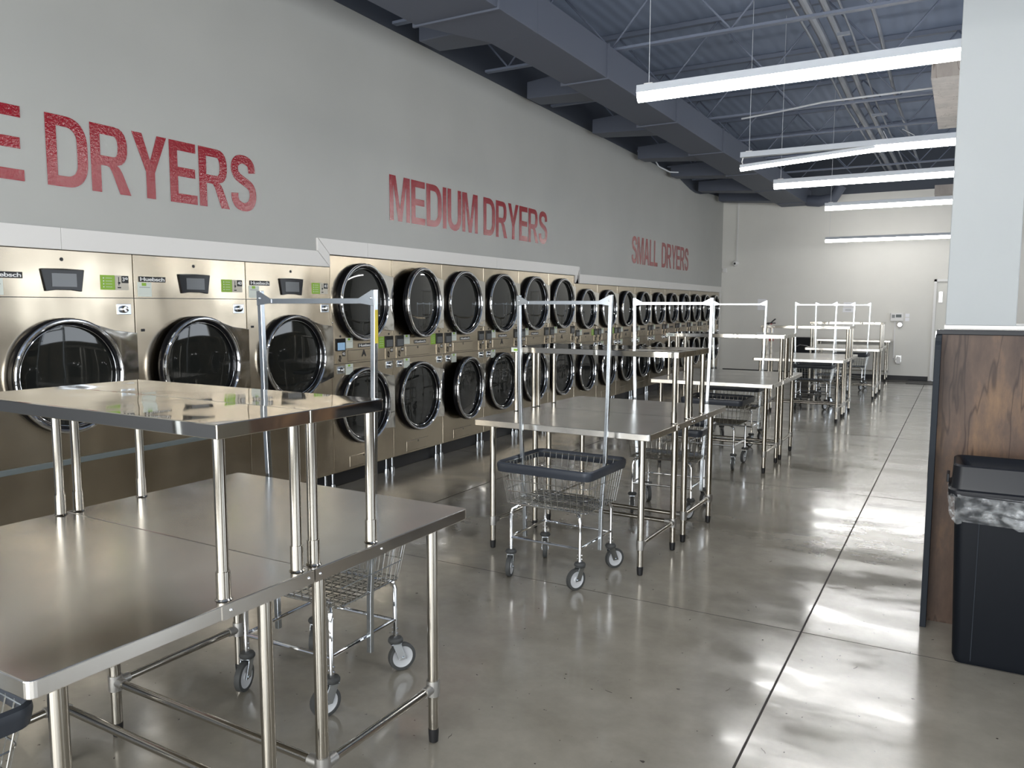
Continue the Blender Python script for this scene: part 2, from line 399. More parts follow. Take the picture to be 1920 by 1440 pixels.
def number(par, x0, x1, z0, z1, n):
    p_ = MB().box(x0, x1, -.004, -.0005, z0, z1).build('number_plate', 'black_ink', par)
    if n: text_fit(MB(), str(n), x0 + .12 * (x1 - x0), x1 - .12 * (x1 - x0), z0 + .25 * (z1 - z0), z1 - .2 * (z1 - z0), -.0046, .02).build('numerals', 'white_ink', p_)
def green(par, x0, x1, z0, z1):
    g = MB().box(x0, x1, -.003, 0, z0, z1).build('green_sticker', 'green', par)
    m_ = MB(); h = z1 - z0; w_ = x1 - x0
    for k in range(4):
        zz = z1 - h * (.2 + .2 * k); m_.lathe([(.0001, 0), (.0045, 0)], (x0 + .2 * w_, -.0036, zz), 'y', 8)
        m_.box(x0 + .35 * w_, x0 + .8 * w_, -.0036, -.003, zz - .0012, zz + .0012)
    m_.build('sticker_print', 'sticker_white', g)
def cabinet(par, w, zb, zt, lines, depth=.75):
    mb = MB().box(.0025, w - .0025, 0, depth, zb, zt)
    mb.build('cabinet', 'dryer_steel', par, bev=.003)
    g = MB()
    for z in lines: g.box(.0, w, -.0012, .01, z - .0022, z + .0022)
    g.build('panel_seam', 'black_ink', par)
def feet(par, w):
    for x in (.035, w - .06):
        MB().lathe([(.011, .20), (.011, .05), (.022, .045), (.026, .02), (.026, .0005), (.0001, .0005)], (x, .05, 0), 'z', 14).build('levelling_foot', 'zinc', par)
    MB().box(.01, w - .01, .10, .12, .002, .16).build('kick_plate', 'black_rubber', par)

def large_dryer(t0, n, label, ajar=0):
    w_ = .9542
    d = thing('tumble_dryer', label, 'dryer', WF(t0), WROT, 'large single dryers')
    cabinet(d, w_, .153, 1.968, (1.686,)); feet(d, w_)
    cx, cz, r = .475, 1.215, .338
    make_door(d, cx, cz, r, w_, ajar)
    MB().prism([(.345, 1.853), (.613, 1.853), (.592, 1.722), (.53, 1.730), (.43, 1.730), (.369, 1.722)], -.012, 0).build('control_panel', 'gloss_black', d, bev=.003)
    MB().box(.407, .560, -.0135, -.012, 1.750, 1.829).build('display', 'screen', d)
    MB().tube([(.352, -.014, 1.852), (.48, -.017, 1.855), (.606, -.014, 1.852)], .003, 6).build('panel_lip', 'chrome', d)
    MB().lathe([(.0001, -.002), (.011, -.002), (.011, 0)], (.479, 0, 1.913), 'y', 14).build('sensor_hole', 'black_ink', d)
    logo(d, .04, .242, 1.793, 1.829)
    sticker(d, .028, .132, 1.697, 1.790)
    green(d, .723, .820, 1.737, 1.829)
    MB().box(.822, .917, -.003, 0, 1.737, 1.829).build('instruction_sticker', 'sticker_steel', d)
    MB().box(.845, .850, -.0036, -.003, 1.765, 1.820).box(.838, .862, -.0036, -.003, 1.748, 1.756).box(.842, .858, -.0036, -.003, 1.776, 1.788).build('instruction_print', 'black_ink', d)
    number(d, .867, .917, 1.782, 1.827, n)
    lock(d, .825, 1.648)
    MB().box(.040, .069, -.0016, 0, 1.467, 1.484).build('slot', 'black_ink', d)
    MB().box(.006, w_ - .006, -.014, 0, .672, .706).build('lower_rail', 'grey_rail', d, bev=.003)
    MB().lathe([(.0001, -.012), (.006, -.01), (.008, 0)], (w_ - .006, 0, 1.40), 'y', 10).build('rivet', 'chrome', d)
    return d
M['sticker_steel'] = mat('pale_metal_label', (.52, .48, .40), .35)

def stack_dryer(t0, w_, zt, zj, cu, cl, r, n, label, group, ajar=(0, 0), letter=False, greenst=False, detail=True):
    d = thing('stacked_dryer', label, 'dryer', WF(t0), WROT, group)
    cabinet(d, w_, .153, zt, (zj,)); feet(d, w_)
    make_door(d, w_ / 2 - .02, cu, r, w_, ajar[0], (-.27, .26))
    make_door(d, w_ / 2 - .02, cl, r, w_, ajar[1], (-.27, .26))
    k = (zt - .1 - zj) / .85 if detail else .88
    def Z(z): return zj + (z - 1.122) * (1 if detail else .88)
    for x0, nn, blue in ((.057, n, n == 42), (.762, n + 1 if n else None, False)):
        x0 = x0 if x0 < .4 else w_ - .118
        c = MB().box(x0, x0 + .120, -.004, 0, Z(1.128), Z(1.232)).build('coin_panel', 'dryer_steel', d, bev=.001)
        MB().tube([(x0 + .045, -.008, Z(1.20)), (x0 + .052, -.012, Z(1.175)), (x0 + .040, -.012, Z(1.16)), (x0 + .052, -.008, Z(1.145))], .0045, 6).build('coin_slot', 'black_ink', c)
        q = MB().box(x0, x0 + .122, -.010, 0, Z(1.238), Z(1.348)).build('control_display', 'gloss_black', d, bev=.002)
        MB().box(x0 + .012, x0 + .110, -.0112, -.010, Z(1.246), Z(1.312)).build('screen', 'screen_blue' if blue else 'screen', q)
        MB().lathe([(.0001, -.002), (.010, -.002), (.010, 0)], (x0 + .062, 0, Z(1.367)), 'y', 12).build('sensor_hole', 'black_ink', d)
        number(d, x0 + .074, x0 + .122, Z(1.190), Z(1.232), nn)
        lock(d, x0 + .008, Z(1.105))
    sticker(d, .186, .284, Z(1.258), Z(1.350)); sticker(d, .182, .280, Z(1.022), Z(1.115))
    logo(d, .362, .568, Z(1.258), Z(1.293), detail)
    if greenst: green(d, w_ - .215, w_ - .13, Z(1.236), Z(1.345))
    fl = MB().box(.213, w_ - .252, -.005, 0, Z(1.140), Z(1.237)).build('lint_flap', 'dryer_steel', d, bev=.002)
    MB().box(.212, w_ - .251, -.0016, 0, Z(1.138), Z(1.240)).build('flap_gap', 'black_ink', fl)
    if letter: text_fit(MB(), 'A', .40, .47, Z(1.175), Z(1.235), -.006, .06).build('black_letter', 'black_ink', fl)
    else: MB().lathe([(.0001, -.007), (.008, -.007), (.008, -.005)], (.42, 0, Z(1.222)), 'y', 12).box(.417, .423, -.007, -.005, Z(1.207), Z(1.222)).build('keyhole', 'black_ink', fl)
    f2 = MB().box(.213, w_ - .29, -.004, 0, .175, .275).build('lower_flap', 'dryer_steel', d, bev=.002)
    MB().box(.211, w_ - .288, -.0014, 0, .173, .278).build('flap_gap', 'black_ink', f2)
    MB().lathe([(.0001, -.006), (.007, -.006), (.007, -.004)], (.41, 0, .262), 'y', 12).box(.4075, .4125, -.006, -.004, .248, .262).build('keyhole', 'black_ink', f2)
    for z in (cu - .18, cl - .12):
        MB().lathe([(.0001, -.010), (.005, -.009), (.006, 0)], (.012, 0, z), 'y', 8).build('rivet', 'chrome', d)
    return d
ordn = ['first', 'second', 'third', 'fourth', 'fifth', 'sixth', 'seventh', 'eighth', 'ninth', 'tenth']
large_dryer(14.2805 + 4 * .9542, 38, 'large brushed steel dryer numbered 38, out of view left of dryer 39')
large_dryer(14.2805 + 3 * .9542, 39, 'large brushed steel dryer numbered 39 with one round door, at the left edge')
large_dryer(14.2805 + 2 * .9542, 40, 'large brushed steel dryer numbered 40 with one round door, between 39 and 41', ajar=.05)
large_dryer(14.2805 + .9542, 41, 'large brushed steel dryer numbered 41 with one round door, beside the first stacked pair')
for i in range(6):
    aj = {0: (0, 0), 1: (.10, 0), 2: (0, .11), 3: (0, 0), 4: (0, 0), 5: (0, 0)}[i]
    n = 42 + 2 * i
    stack_dryer(14.2805 - i * .8795, .8795, 2.072, 1.122, 1.668, .725, .340, n,
        'tall stacked steel dryer, two round doors, %s from the left of the six medium ones' % ordn[i],
        'medium stacked dryers', aj, letter=i in (0, 3, 5), greenst=i in (0, 1))
for i in range(10):
    stack_dryer(8.995 - i * .878, .878, 1.962, 1.085, 1.590, .655, .292, None,
        'stacked steel dryer with smaller round doors, %s from the near end of ten' % ordn[i],
        'small stacked dryers', (0, 0), letter=i == 2, greenst=i in (0, 1), detail=False)

# ------------------------------------------------------------------ wall lettering
def _arc(cx, cy, rx, ry, a0, a1, n=10, p=2.35):
    out = []
    for k in range(n + 1):
        a = math.radians(a0 + (a1 - a0) * k / n); c, t = math.cos(a), math.sin(a)
        out.append((cx + rx * math.copysign(abs(c) ** (2 / p), c), cy + ry * math.copysign(abs(t) ** (2 / p), t)))
    return out
def _stroke(pts, wd):
    "outline of a pen stroke of width wd along a smooth path"
    P_ = [Vector((*p, 0)) for p in pts]; sm = []
    for i in range(len(P_) - 1):
        a, b, c, d = P_[max(i - 1, 0)], P_[i], P_[i + 1], P_[min(i + 2, len(P_) - 1)]
        for k in range(6):
            t = k / 6; sm.append(.5 * ((2 * b) + (c - a) * t + (2 * a - 5 * b + 4 * c - d) * t * t + (3 * b - a - 3 * c + d) * t ** 3))
    sm.append(P_[-1]); L_, R_ = [], []
    for i, p in enumerate(sm):
        t = (sm[min(i + 1, len(sm) - 1)] - sm[max(i - 1, 0)]).normalized(); n = Vector((-t.y, t.x, 0))
        ww = wd * (.86 + .24 * abs(t.y)); L_.append(tuple((p + n * ww / 2)[:2])); R_.append(tuple((p - n * ww / 2)[:2]))
    return L_ + R_[::-1]
def glyph(ch):
    v, h = .185, .152
    if ch == 'D': return .73, [[(0, 0)] + _arc(.33, .40, .40, .40, -90, 0) + _arc(.33, .60, .40, .40, 0, 90) + [(0, 1)], [(v, h)] + _arc(.33, .36, .21, .36 - h, -90, 0) + _arc(.33, .64, .21, .36 - h, 0, 90) + [(v, 1 - h)]]
    if ch == 'R': return .76, [[(0, 0), (v, 0), (v, .40), (.30, .40), (.35, .385), (.39, .33), (.54, 0), (.76, 0), (.60, .32), (.555, .385), (.50, .43)] + _arc(.47, .71, .245, .285, -80, 90) + [(0, 1)], [(v, .545)] + _arc(.44, .70, .085, .155, -90, 90) + [(v, .855)]]
    if ch == 'Y': return .74, [[(.275, 0), (.465, 0), (.465, .41), (.74, 1), (.53, 1), (.37, .59), (.21, 1), (0, 1), (.275, .41)]]
    if ch == 'E': return .63, [[(0, 0), (.63, 0), (.63, h), (v, h), (v, .43), (.59, .43), (.59, .43 + h), (v, .43 + h), (v, 1 - h), (.615, 1 - h), (.615, 1), (0, 1)]]
    if ch == 'L': return .58, [[(0, 0), (.58, 0), (.58, h), (v, h), (v, 1), (0, 1)]]
    if ch == 'I': return v, [[(0, 0), (v, 0), (v, 1), (0, 1)]]
    if ch == 'M': return .86, [[(0, 0), (.165, 0), (.165, .80), (.345, 0), (.515, 0), (.695, .80), (.695, 0), (.86, 0), (.86, 1), (.60, 1), (.43, .28), (.26, 1), (0, 1)]]
    if ch == 'U': return .71, [[(0, 1), (0, .34)] + _arc(.355, .35, .355, .365, 180, 360, 16) + [(.71, 1), (.71 - v, 1)] + _arc(.355, .37, .355 - v, .235, 0, -180, 16) + [(v, 1)]]
    if ch == 'A': return .76, [[(0, 0), (.195, 0), (.255, .225), (.505, .225), (.565, 0), (.76, 0), (.49, 1), (.27, 1)], [(.295, .375), (.465, .375), (.38, .74)]]
    if ch == 'S': return .68, [_stroke([(.575, .70), (.555, .82), (.48, .89), (.34, .922), (.20, .895), (.115, .815), (.11, .705), (.175, .615), (.33, .545), (.50, .475), (.58, .385), (.585, .24), (.50, .12), (.34, .078), (.18, .115), (.105, .20), (.09, .31)], .172)]
    if ch == 'G': return .76, [_stroke([(.66, .68), (.62, .82), (.53, .895), (.39, .922), (.22, .87), (.12, .72), (.09, .50), (.12, .28), (.22, .13), (.39, .078), (.56, .11), (.665, .20), (.67, .36), (.67, .52), (.55, .46), (.42, .455)], .165)]
def letter_mesh(ch):
    w_, outs = glyph(ch)
    cu = bpy.data.curves.new('letter', 'CURVE'); cu.dimensions = '2D'; cu.fill_mode = 'BOTH'
    for o_ in outs:
        sp = cu.splines.new('POLY'); sp.points.add(len(o_) - 1); sp.use_cyclic_u = True
        for k, p in enumerate(o_): sp.points[k].co = (p[0], p[1], 0, 1)
    o = bpy.data.objects.new('letter', cu); C.objects.link(o); bpy.context.view_layer.update()
    me = bpy.data.meshes.new_from_object(o.evaluated_get(bpy.context.evaluated_depsgraph_get()))
    vs = [tuple(v.co) for v in me.vertices]; fs = [tuple(p.vertices) for p in me.polygons]
    bpy.data.objects.remove(o); bpy.data.curves.remove(cu); bpy.data.meshes.remove(me)
    return w_, vs, fs
_lm = {}
def sign(words, z0, z1, label):
    root = thing('wall_lettering', label, 'sign', WF(words[0][1]), WROT, 'red wall lettering')
    for body, ta, tb_ in words:
        gap = .055; gs = []
        for ch in body:
            if ch not in _lm: _lm[ch] = letter_mesh(ch)
            gs.append(_lm[ch])
        tot = sum(g[0] for g in gs) + gap * (len(gs) - 1); k = (ta - tb_) / tot; x = words[0][1] - ta
        for w_, vs, fs in gs:
            MB().add([(x + p[0] * k, -.003, z0 + p[1] * (z1 - z0)) for p in vs], fs).build('letter', 'red', root)
            x += (w_ + gap) * k
sign([('LARGE', 18.30, 16.855), ('DRYERS', 16.722, 15.105)], 2.343, 2.758, 'large red LARGE DRYERS lettering on the grey wall above dryers 39 and 40')
sign([('MEDIUM', 13.42, 11.77), ('DRYERS', 11.64, 9.94)], 2.452, 2.880, 'red MEDIUM DRYERS lettering on the grey wall above the stacked dryers')
sign([('SMALL', 6.56, 5.12), ('DRYERS', 4.87, 3.01)], 2.370, 2.84, 'red SMALL DRYERS lettering on the grey wall towards the far corner')

# ------------------------------------------------------------------ work tables
TW, TD, TZ, SZ, SD = 1.2422, .7925, .89, 1.350, .3164
def rounded_slab(hx, hy, z0, z1, r=.018, cx=0, cy=0):
    return MB().prism([(cx + x, cy + y) for x, y in rrect(hx, hy, r, 4)], z0, z1, 'z')
def leg(par, x, y, ztop, cz=.2, r=.0206):
    l = MB().lathe([(.0001, ztop), (r, ztop), (r, cz - .03), (r * .93, cz - .03), (r * .93, .045)], (x, y, 0), 'z', 20).build('leg', 'leg_steel', par)
    MB().lathe([(r * .97, .055), (r * .97, .038), (r * .85, .004), (r * .6, 0), (.0001, 0)], (x, y, 0), 'z', 16).build('foot', 'black_rubber', l)
    MB().lathe([(r + .004, cz + .03), (r + .005, cz), (r + .004, cz - .03), (r * .9, cz - .031)], (x, y, 0), 'z', 20).lathe([(r, cz + .0301), (r + .004, cz + .03)], (x, y, 0), 'z', 20).build('collar', 'cast_metal', l)
def make_table(name, label, W_=TW, D_=TD, shelf=True, cz=.2, zt=TZ, group='steel folding tables in pairs'):
    t = thing(name, label, 'table', group=group)
    rounded_slab(W_ / 2, D_ / 2, zt - .040, zt).build('tabletop', 'top_steel', t, bev=.003, seg=2)
    ix, iy = .089, .105
    for sx in (-1, 1):
        for sy in (-1, 1): leg(t, sx * (W_ / 2 - ix), sy * (D_ / 2 - iy), zt - .04, cz)
        x = sx * (W_ / 2 - ix)
        MB().tube([(x, -(D_ / 2 - iy) + .02, cz), (x, (D_ / 2 - iy) - .02, cz)], .0145, 14).build('brace', 'leg_steel', t)
        for sy in (-1, 1): MB().tube([(x, sy * (D_ / 2 - iy - .015), cz), (x, sy * (D_ / 2 - iy - .055), cz)], .0185, 14).build('brace_socket', 'cast_metal', t)
    y = D_ / 2 - iy
    MB().tube([(-(W_ / 2 - ix) + .02, y, cz + .004), ((W_ / 2 - ix) - .02, y, cz + .004)], .0145, 14).build('brace', 'leg_steel', t)
    for sx in (-1, 1): MB().tube([(sx * (W_ / 2 - ix - .01), y, cz + .004), (sx * (W_ / 2 - ix - .055), y, cz + .004)], .0185, 14).build('brace_socket', 'cast_metal', t)
    if shelf:
        s = rounded_slab(W_ / 2, SD / 2, SZ - .038, SZ, .006, 0, D_ / 2 - SD / 2).build('overshelf', 'shelf_steel', t, bev=.002)
        for sx in (-1, 1):
            for yy in (D_ / 2 - SD + .030, D_ / 2 - .032):
                x = sx * (W_ / 2 - .034)
                MB().lathe([(.0155, SZ - .036), (.0155, TZ + .075), (.0185, TZ + .075), (.0185, TZ + .005), (.0225, TZ + .001)], (x, yy, 0), 'z', 18).build('shelf_post', 'leg_steel', s)
            x = sx * (W_ / 2 + .0012)
            MB().box(x - .0012, x + .0012, D_ / 2 - SD - .005, D_ / 2 - .001, TZ - .039, TZ - .002).build('shelf_bracket', 'top_steel', s)
            for yy in (D_ / 2 - SD + .022, D_ / 2 - .022):
                MB().lathe([(.0001, sx * .004), (.004, sx * .003), (.005, 0)], (x + sx * .001, yy, TZ - .019), 'x', 10).build('rivet', 'chrome', s)
    return t
units = [('A', -1.5854, .8258, -.0115), ('B', -1.5509, 4.3419, -.0218), ('C', -1.5416, 7.7478, .0007), ('D', -1.391, 11.6898, -.0038), ('E', -1.2191, 14.9919, .0044)]
tlab = [
 ('brushed steel table with raised shelf at the very front left, its corner nearest the camera', 'brushed steel table backing onto the nearest one, a wire cart under its far side'),
 ('steel table with raised shelf behind the front basket cart, near half of the second pair', 'steel table with raised shelf, far half of the second pair along the row'),
 ('steel table with raised shelf, near half of the third pair along the row', 'steel table with raised shelf, far half of the third pair, corner pointing towards the aisle'),
 ('steel table with raised shelf, near half of the fourth pair along the row', 'steel table with raised shelf, far half of the fourth pair along the row'),
 ('steel table with raised shelf, near half of the fifth and farthest pair', 'steel table with raised shelf, far half of the fifth and farthest pair')]
protoA = make_table('work_table', tlab[0][0], cz=.214)
proto = make_table('work_table', tlab[1][0], cz=.190)
firstused = [False]
for (u, ux, uy, ur), (l1, l2) in zip(units, tlab):
    for k, lab in ((0, l1), (1, l2)):
        lx, ly = -TW / 2, TD / 2 + k * TD + (-.0006 if k == 0 else .0006)
        px = ux + lx * math.cos(ur) - ly * math.sin(ur); py = uy + lx * math.sin(ur) + ly * math.cos(ur)
        rz = ur + (PI if k else 0)
        if u == 'A' and k == 0: protoA.location = (px, py, 0); protoA.rotation_euler = (0, 0, rz)
        elif u == 'A': dup(protoA, (px, py, 0), rz, lab)
        elif not firstused[0]:
            proto.location = (px, py, 0); proto.rotation_euler = (0, 0, rz); proto['label'] = lab; firstused[0] = True
        else: dup(proto, (px, py, 0), rz, lab)
ft = make_table('work_table', 'long low steel table without a shelf standing against the white back wall', 1.59, .70, False, .19, .90, None)
ft.location = (-2.115, 19.06, 0)
# labels stuck on two shelf fronts
def shelf_label(ux, uy, ur, z):
    lx, ly = -TW + .05, TD - SD - .0015
    px = ux + lx * math.cos(ur) - ly * math.sin(ur); py = uy + lx * math.sin(ur) + ly * math.cos(ur)
    return px, py
for (u, dx, lab) in (('B', 1, 'small white and green label on the left end of the second shelf front'), ('C', 2, 'small white label with a dark print on the left end of the third shelf front')):
    ux, uy, ur = [q[1:] for q in units if q[0] == u][0]
    px, py = shelf_label(ux, uy, ur, 0)
    s_ = thing('shelf_label', lab, 'label', (px, py, SZ - .019), ur)
    MB().box(-.04, .05, -.0012, 0, -.016, .014).build('label_card', 'sticker_white', s_)
    MB().box(-.02, .035, -.0018, -.0012, -.008, .006).build('label_print', 'green' if u == 'B' else 'grey_ink', s_)

# ------------------------------------------------------------------ laundry carts
def caster(par, x, y, ang):
    c = MB().box(-.021, -.018, -.018, .022, .055, .135).box(.018, .021, -.018, .022, .055, .135).box(-.021, .021, -.022, .026, .128, .134)
    c.lathe([(.0001, .021), (.006, .021), (.006, .0245), (.0001, .0245)], (0, 0, .0635), 'x', 10).lathe([(.0001, -.021), (.006, -.021), (.006, -.0245), (.0001, -.0245)], (0, 0, .0635), 'x', 10)
    k = c.build('caster', 'zinc', par, bev=.001); k.location = (x, y, 0); k.rotation_euler = (0, 0, ang)
    # the wheel trails behind the stem
    off = .030
    for v in k.data.vertices:
        if v.co.z < .12: v.co.y -= off
    MB().lathe([(.050, -.014), (.0625, -.012), (.0635, -.006), (.0635, .006), (.0625, .012), (.050, .014), (.047, .010), (.047, -.010), (.050, -.014)], (0, -off, .0635), 'x', 28).build('tyre', 'tyre', k)
    MB().lathe([(.0001, -.012), (.014, -.013), (.020, -.008), (.040, -.008), (.049, -.012), (.049, .012), (.040, .008), (.020, .008), (.014, .013), (.0001, .012)], (0, -off, .0635), 'x', 28).build('wheel_hub', 'wheel_grey', k)
    MB().lathe([(.0001, .136), (.030, .136), (.034, .142), (.034, .150), (.028, .158), (.014, .160), (.0001, .160)], (0, 0, 0), 'z', 20).build('stem_bumper', 'tyre', k)
    return k
def make_cart(label, rack=True, rim='bumper', angs=(.3, -.4, .5, 2.6)):
    c = thing('laundry_cart', label, 'cart', group='wire laundry carts')
    hx, hy = .235, .213
    fr = MB()
    for sx in (-1, 1):
        for sy in (-1, 1):
            x, y = sx * hx, sy * hy
            fr.tube([(x, y, .155), (x, y, .385), (x - sx * .006, y - sy * .006, .413), (x - sx * .03, y - sy * .03, .430), (x - sx * .07, y - sy * .07, .434)], .0105, 10)
            for z in (.178, .200): fr.lathe([(.0001, -.016), (.0035, -.016), (.0035, .016), (.0001, .016)], (x, y, z), 'x', 8)
    for sy in (-1, 1): fr.tube([(-hx, sy * hy, .235), (hx, sy * hy, .235)], .0088, 10); fr.tube([(-hx + .03, sy * (hy - .05), .4345), (hx - .03, sy * (hy - .05), .4345)], .0075, 8)
    for sx in (-1, 1): fr.tube([(sx * hx, -hy, .240), (sx * hx, hy, .240)], .0088, 10)
    fr.build('frame', 'chrome', c)
    for k, (sx, sy) in enumerate(((-1, -1), (1, -1), (-1, 1), (1, 1))): caster(c, sx * hx, sy * hy, angs[k])
    # wire basket
    tz, bz = .690, .445; TX, TY, BX, BY = .305, .262, .272, .205
    b = MB(); wr = .0025
    def ring(k): return TX * k + BX * (1 - k), TY * k + BY * (1 - k), bz + (tz - bz) * k
    for k, rr in ((0, .0032), (.33, wr), (.62, wr), (.97, .003)):
        a_, b_, z = ring(k); b.tube([(x, y, z) for x, y in rrect(a_, b_, .035, 5)], rr, 6, closed=True)
    n = 13
    for i in range(n):
        q = -1 + 2 * (i + .5) / n
        x0, x1 = q * BX, q * (TX - .01); y0, y1 = q * BY, q * (TY - .01)
        b.tube([(x1, -TY, tz), (x0, -BY, bz - .004), (x0, BY, bz - .004), (x1, TY, tz)], wr, 5)
        if i % 1 == 0 and abs(q) < .97: b.tube([(-TX, y1, tz), (-BX, y0, bz - .001), (BX, y0, bz - .001), (TX, y1, tz)], wr, 5)
    for i in range(10):
        q = -1 + 2 * (i + .5) / 10; b.tube([(-BX, q * BY * .97, bz - .006), (BX, q * BY * .97, bz - .006)], wr, 5)
    b.build('basket', 'wire', c)
    # bumper rim: a channel round the top
    ro = rrect(TX + .014, TY + .014, .05, 6); ri = rrect(TX - .002, TY - .002, .04, 6); nn = len(ro)
    rb = MB(); sec = []
    for (p, q) in zip(ro, ri):
        sec.append([(*q, tz - .022), (*q, tz + .004), ((p[0] + q[0]) / 2, (p[1] + q[1]) / 2, tz + .016), (p[0], p[1], tz + .008), (p[0] * 1.006, p[1] * 1.006, tz - .006), (p[0], p[1], tz - .018), (p[0] * .985, p[1] * .985, tz - .042)])
    vs = [v for s_ in sec for v in s_]; fs = []
    for i in range(nn):
        j = (i + 1) % nn
        for k in range(7):
            l = (k + 1) % 7; fs.append((i * 7 + k, j * 7 + k, j * 7 + l, i * 7 + l))
    rb.add(vs, fs, True); rb.build('bumper_rim', rim, c)
    if rack:
        for sx in (-1, 1):
            MB().sq([(sx * .262, 0, .18), (sx * .266, 0, .42), (sx * .286, 0, .70), (sx * .300, 0, 1.10), (sx * .312, 0, 1.705)], .022).build('rack_pole', 'zinc', c, bev=.002)
        bar = MB().sq([(-.311, 0, 1.660), (.311, 0, 1.660)], .022)
        for sx in (-1, 1): bar.prism([(sx * .322, 1.705), (sx * .300, 1.700), (sx * .235, 1.668), (sx * .235, 1.652), (sx * .322, 1.640)], -.0135, -.0115)
        for sx in (-1, 1): bar.lathe([(.0001, -.018), (.005, -.017), (.006, -.013)], (sx * .305, 0, 1.672), 'y', 8)
        bar.build('rack_bar', 'zinc', c, bev=.001)
    return c
cb = make_cart('wire laundry cart with blue-grey rim and tall rack, in front of the second table pair')
cb.location = (-2.085, 4.27, 0); cb.rotation_euler = (0, 0, -.035)
def cart2(x, y, rz, label): return dup(cb, (x, y, 0), rz, label)
ca = cart2(-2.37, 2.475, .03, 'wire laundry cart with tall rack tucked under the far side of the nearest tables')
cart2(-2.20, .74, -.06, 'dark-rimmed wire laundry cart cut off at the bottom left under the nearest table')
cart2(-2.00, 6.06, .05, 'wire laundry cart with tall rack pushed under the far side of the second table pair')
cart2(-2.31, 9.50, -.02, 'wire laundry cart with tall rack behind the third table pair')
cart2(-2.06, 13.48, 0, 'wire laundry cart with tall rack behind the fourth table pair')
cart2(-1.93, 14.68, .03, 'wire laundry cart with tall rack in front of the fifth table pair')
cart2(-1.89, 16.93, -.02, 'wire laundry cart with tall rack behind the fifth table pair')
c1 = make_cart('wire laundry cart without a rack pushed under the near side of the third table pair', rack=False, angs=(.1, .15, .2, -.1))
c1.location = (-2.165, 8.11, 0); c1.rotation_euler = (0, 0, -.03)
# yellow strip on the nearest cart's right pole
ys = MB().box(.0112, .0124, -.009, .009, 1.49, 1.625).build('yellow_label', 'yellow', ca); ys.location = (.3095, 0, 0)
ys['label'] = 'yellow strip label on the pole'

# ------------------------------------------------------------------ lamps
def make_lamp(label, droop=False, L=2.44, wires=(.08, 2.36), top=4.9):
    l = thing('strip_light', label, 'lamp', group='suspended strip lights')
    MB().prism([(-.030, .052), (.030, .052), (.036, .0), (-.036, 0)], 0, L, 'x').build('housing', 'housing', l, bev=.002)
    if droop:
        d = MB().tube([(0, 0, 0), (L * .5, 0, 0)], .030, 16).build('lens', 'lens', l)
        d.location = (.0, 0, -.100); d.rotation_euler = (0, math.atan2(-.076, L * .5), 0)
        MB().prism([(-.03, .03), (.03, .03), (.03, .0), (-.03, .0)], 0, L * .5, 'x').build('lens_tray', 'housing', d)
        MB().tube([(L * .5, 0, -.024), (L, 0, -.024)], .032, 16).build('lens', 'lens', l)
        MB().tube([(.02, 0, .0), (.012, 0, -.04), (.02, 0, -.06)], .006, 8).build('end_clip', 'white_paint', l)
    else:
        pr = [(math.cos(a) * .036, -.004 - abs(math.sin(a)) * .056) for a in [PI + PI * k / 14 for k in range(15)]]
        MB().prism(pr, .006, L - .006, 'x').build('lens', 'lens', l)
    for x in wires:
        MB().tube([(x, 0, .06), (x, 0, top)], .0022, 6).build('hanging_wire', 'cable_w', l)
        MB().box(x - .03, x + .03, -.02, .02, .052, .060).build('hanger_clip', 'white_paint', l)
    return l
def put_lamp(l, x, y, z): l.location = (x, y, z); return l
LZ = 3.10
lampproto = put_lamp(make_lamp('longest bright white strip light, highest and nearest in the photo', top=ZD - LZ - .01), -2.03, 5.30, LZ)
put_lamp(make_lamp('white strip light second from the camera with its lens hanging loose at the left end', True, top=ZD - LZ - .01), -1.99, 8.05, LZ)
dup(lampproto, (-2.06, 9.96, LZ), 0, 'white strip light third from the camera, just behind the drooping one')
dup(lampproto, (-1.85, 12.55, LZ), 0, 'white strip light fourth from the camera, above the fourth table pair')
dup(lampproto, (-2.62, 18.0, 3.04), 0, 'lowest and farthest white strip light, hanging close to the back wall')
for x, ys_ in ((-2.0, (-2.9, 0.0, 2.6)), (3.6, (-2.5, 2.0, 12.6, 16.8))):  # extra lamps added out of view to supply light and reflections
    for y in ys_: dup(lampproto, (x, y, LZ), 0, 'unseen white strip light added for light and reflections, over %s' % ('the camera' if x < 0 else 'the far right aisle'))

# ------------------------------------------------------------------ roof structure, ducts, pipes
for k in range(14):
    y = -3.2 + k * 1.74 + .64
    if y > YB - .3: break
    j = MB()
    j.box(-6.0, XR - .02, y - .035, y + .035, 4.27, 4.295).box(-6.0, XR - .02, y - .035, y + .035, ZD - .06, ZD - .005)
    x = -5.8; up = True
    while x < XR - .8:
        j.tube([(x, y, 4.295 if up else ZD - .06), (x + .62, y, ZD - .06 if up else 4.295)], .011, 6); up = not up; x += .62
    tag(j.build('roof_joist', 'dark_steel'), 'dark painted open web steel joist crossing under the roof deck', 'joist', 'roof joists')
def ductseg(name, x0, x1, y0, y1, z0, z1, label, taper=None):
    t = taper or (x0, x1)
    mb = MB().add([(x0, y0, z0), (x1, y0, z0), (t[1], y1, z0), (t[0], y1, z0), (x0, y0, z1), (x1, y0, z1), (t[1], y1, z1), (t[0], y1, z1)],
        [(0, 3, 2, 1), (4, 5, 6, 7), (0, 1, 5, 4), (1, 2, 6, 5), (2, 3, 7, 6), (3, 0, 4, 7)])
    return tag(mb.build(name, 'dark_duct', bev=.004), label, 'duct')
D_ = thing('air_duct', 'large dark painted rectangular air duct hung below the joists along the left wall', 'duct')
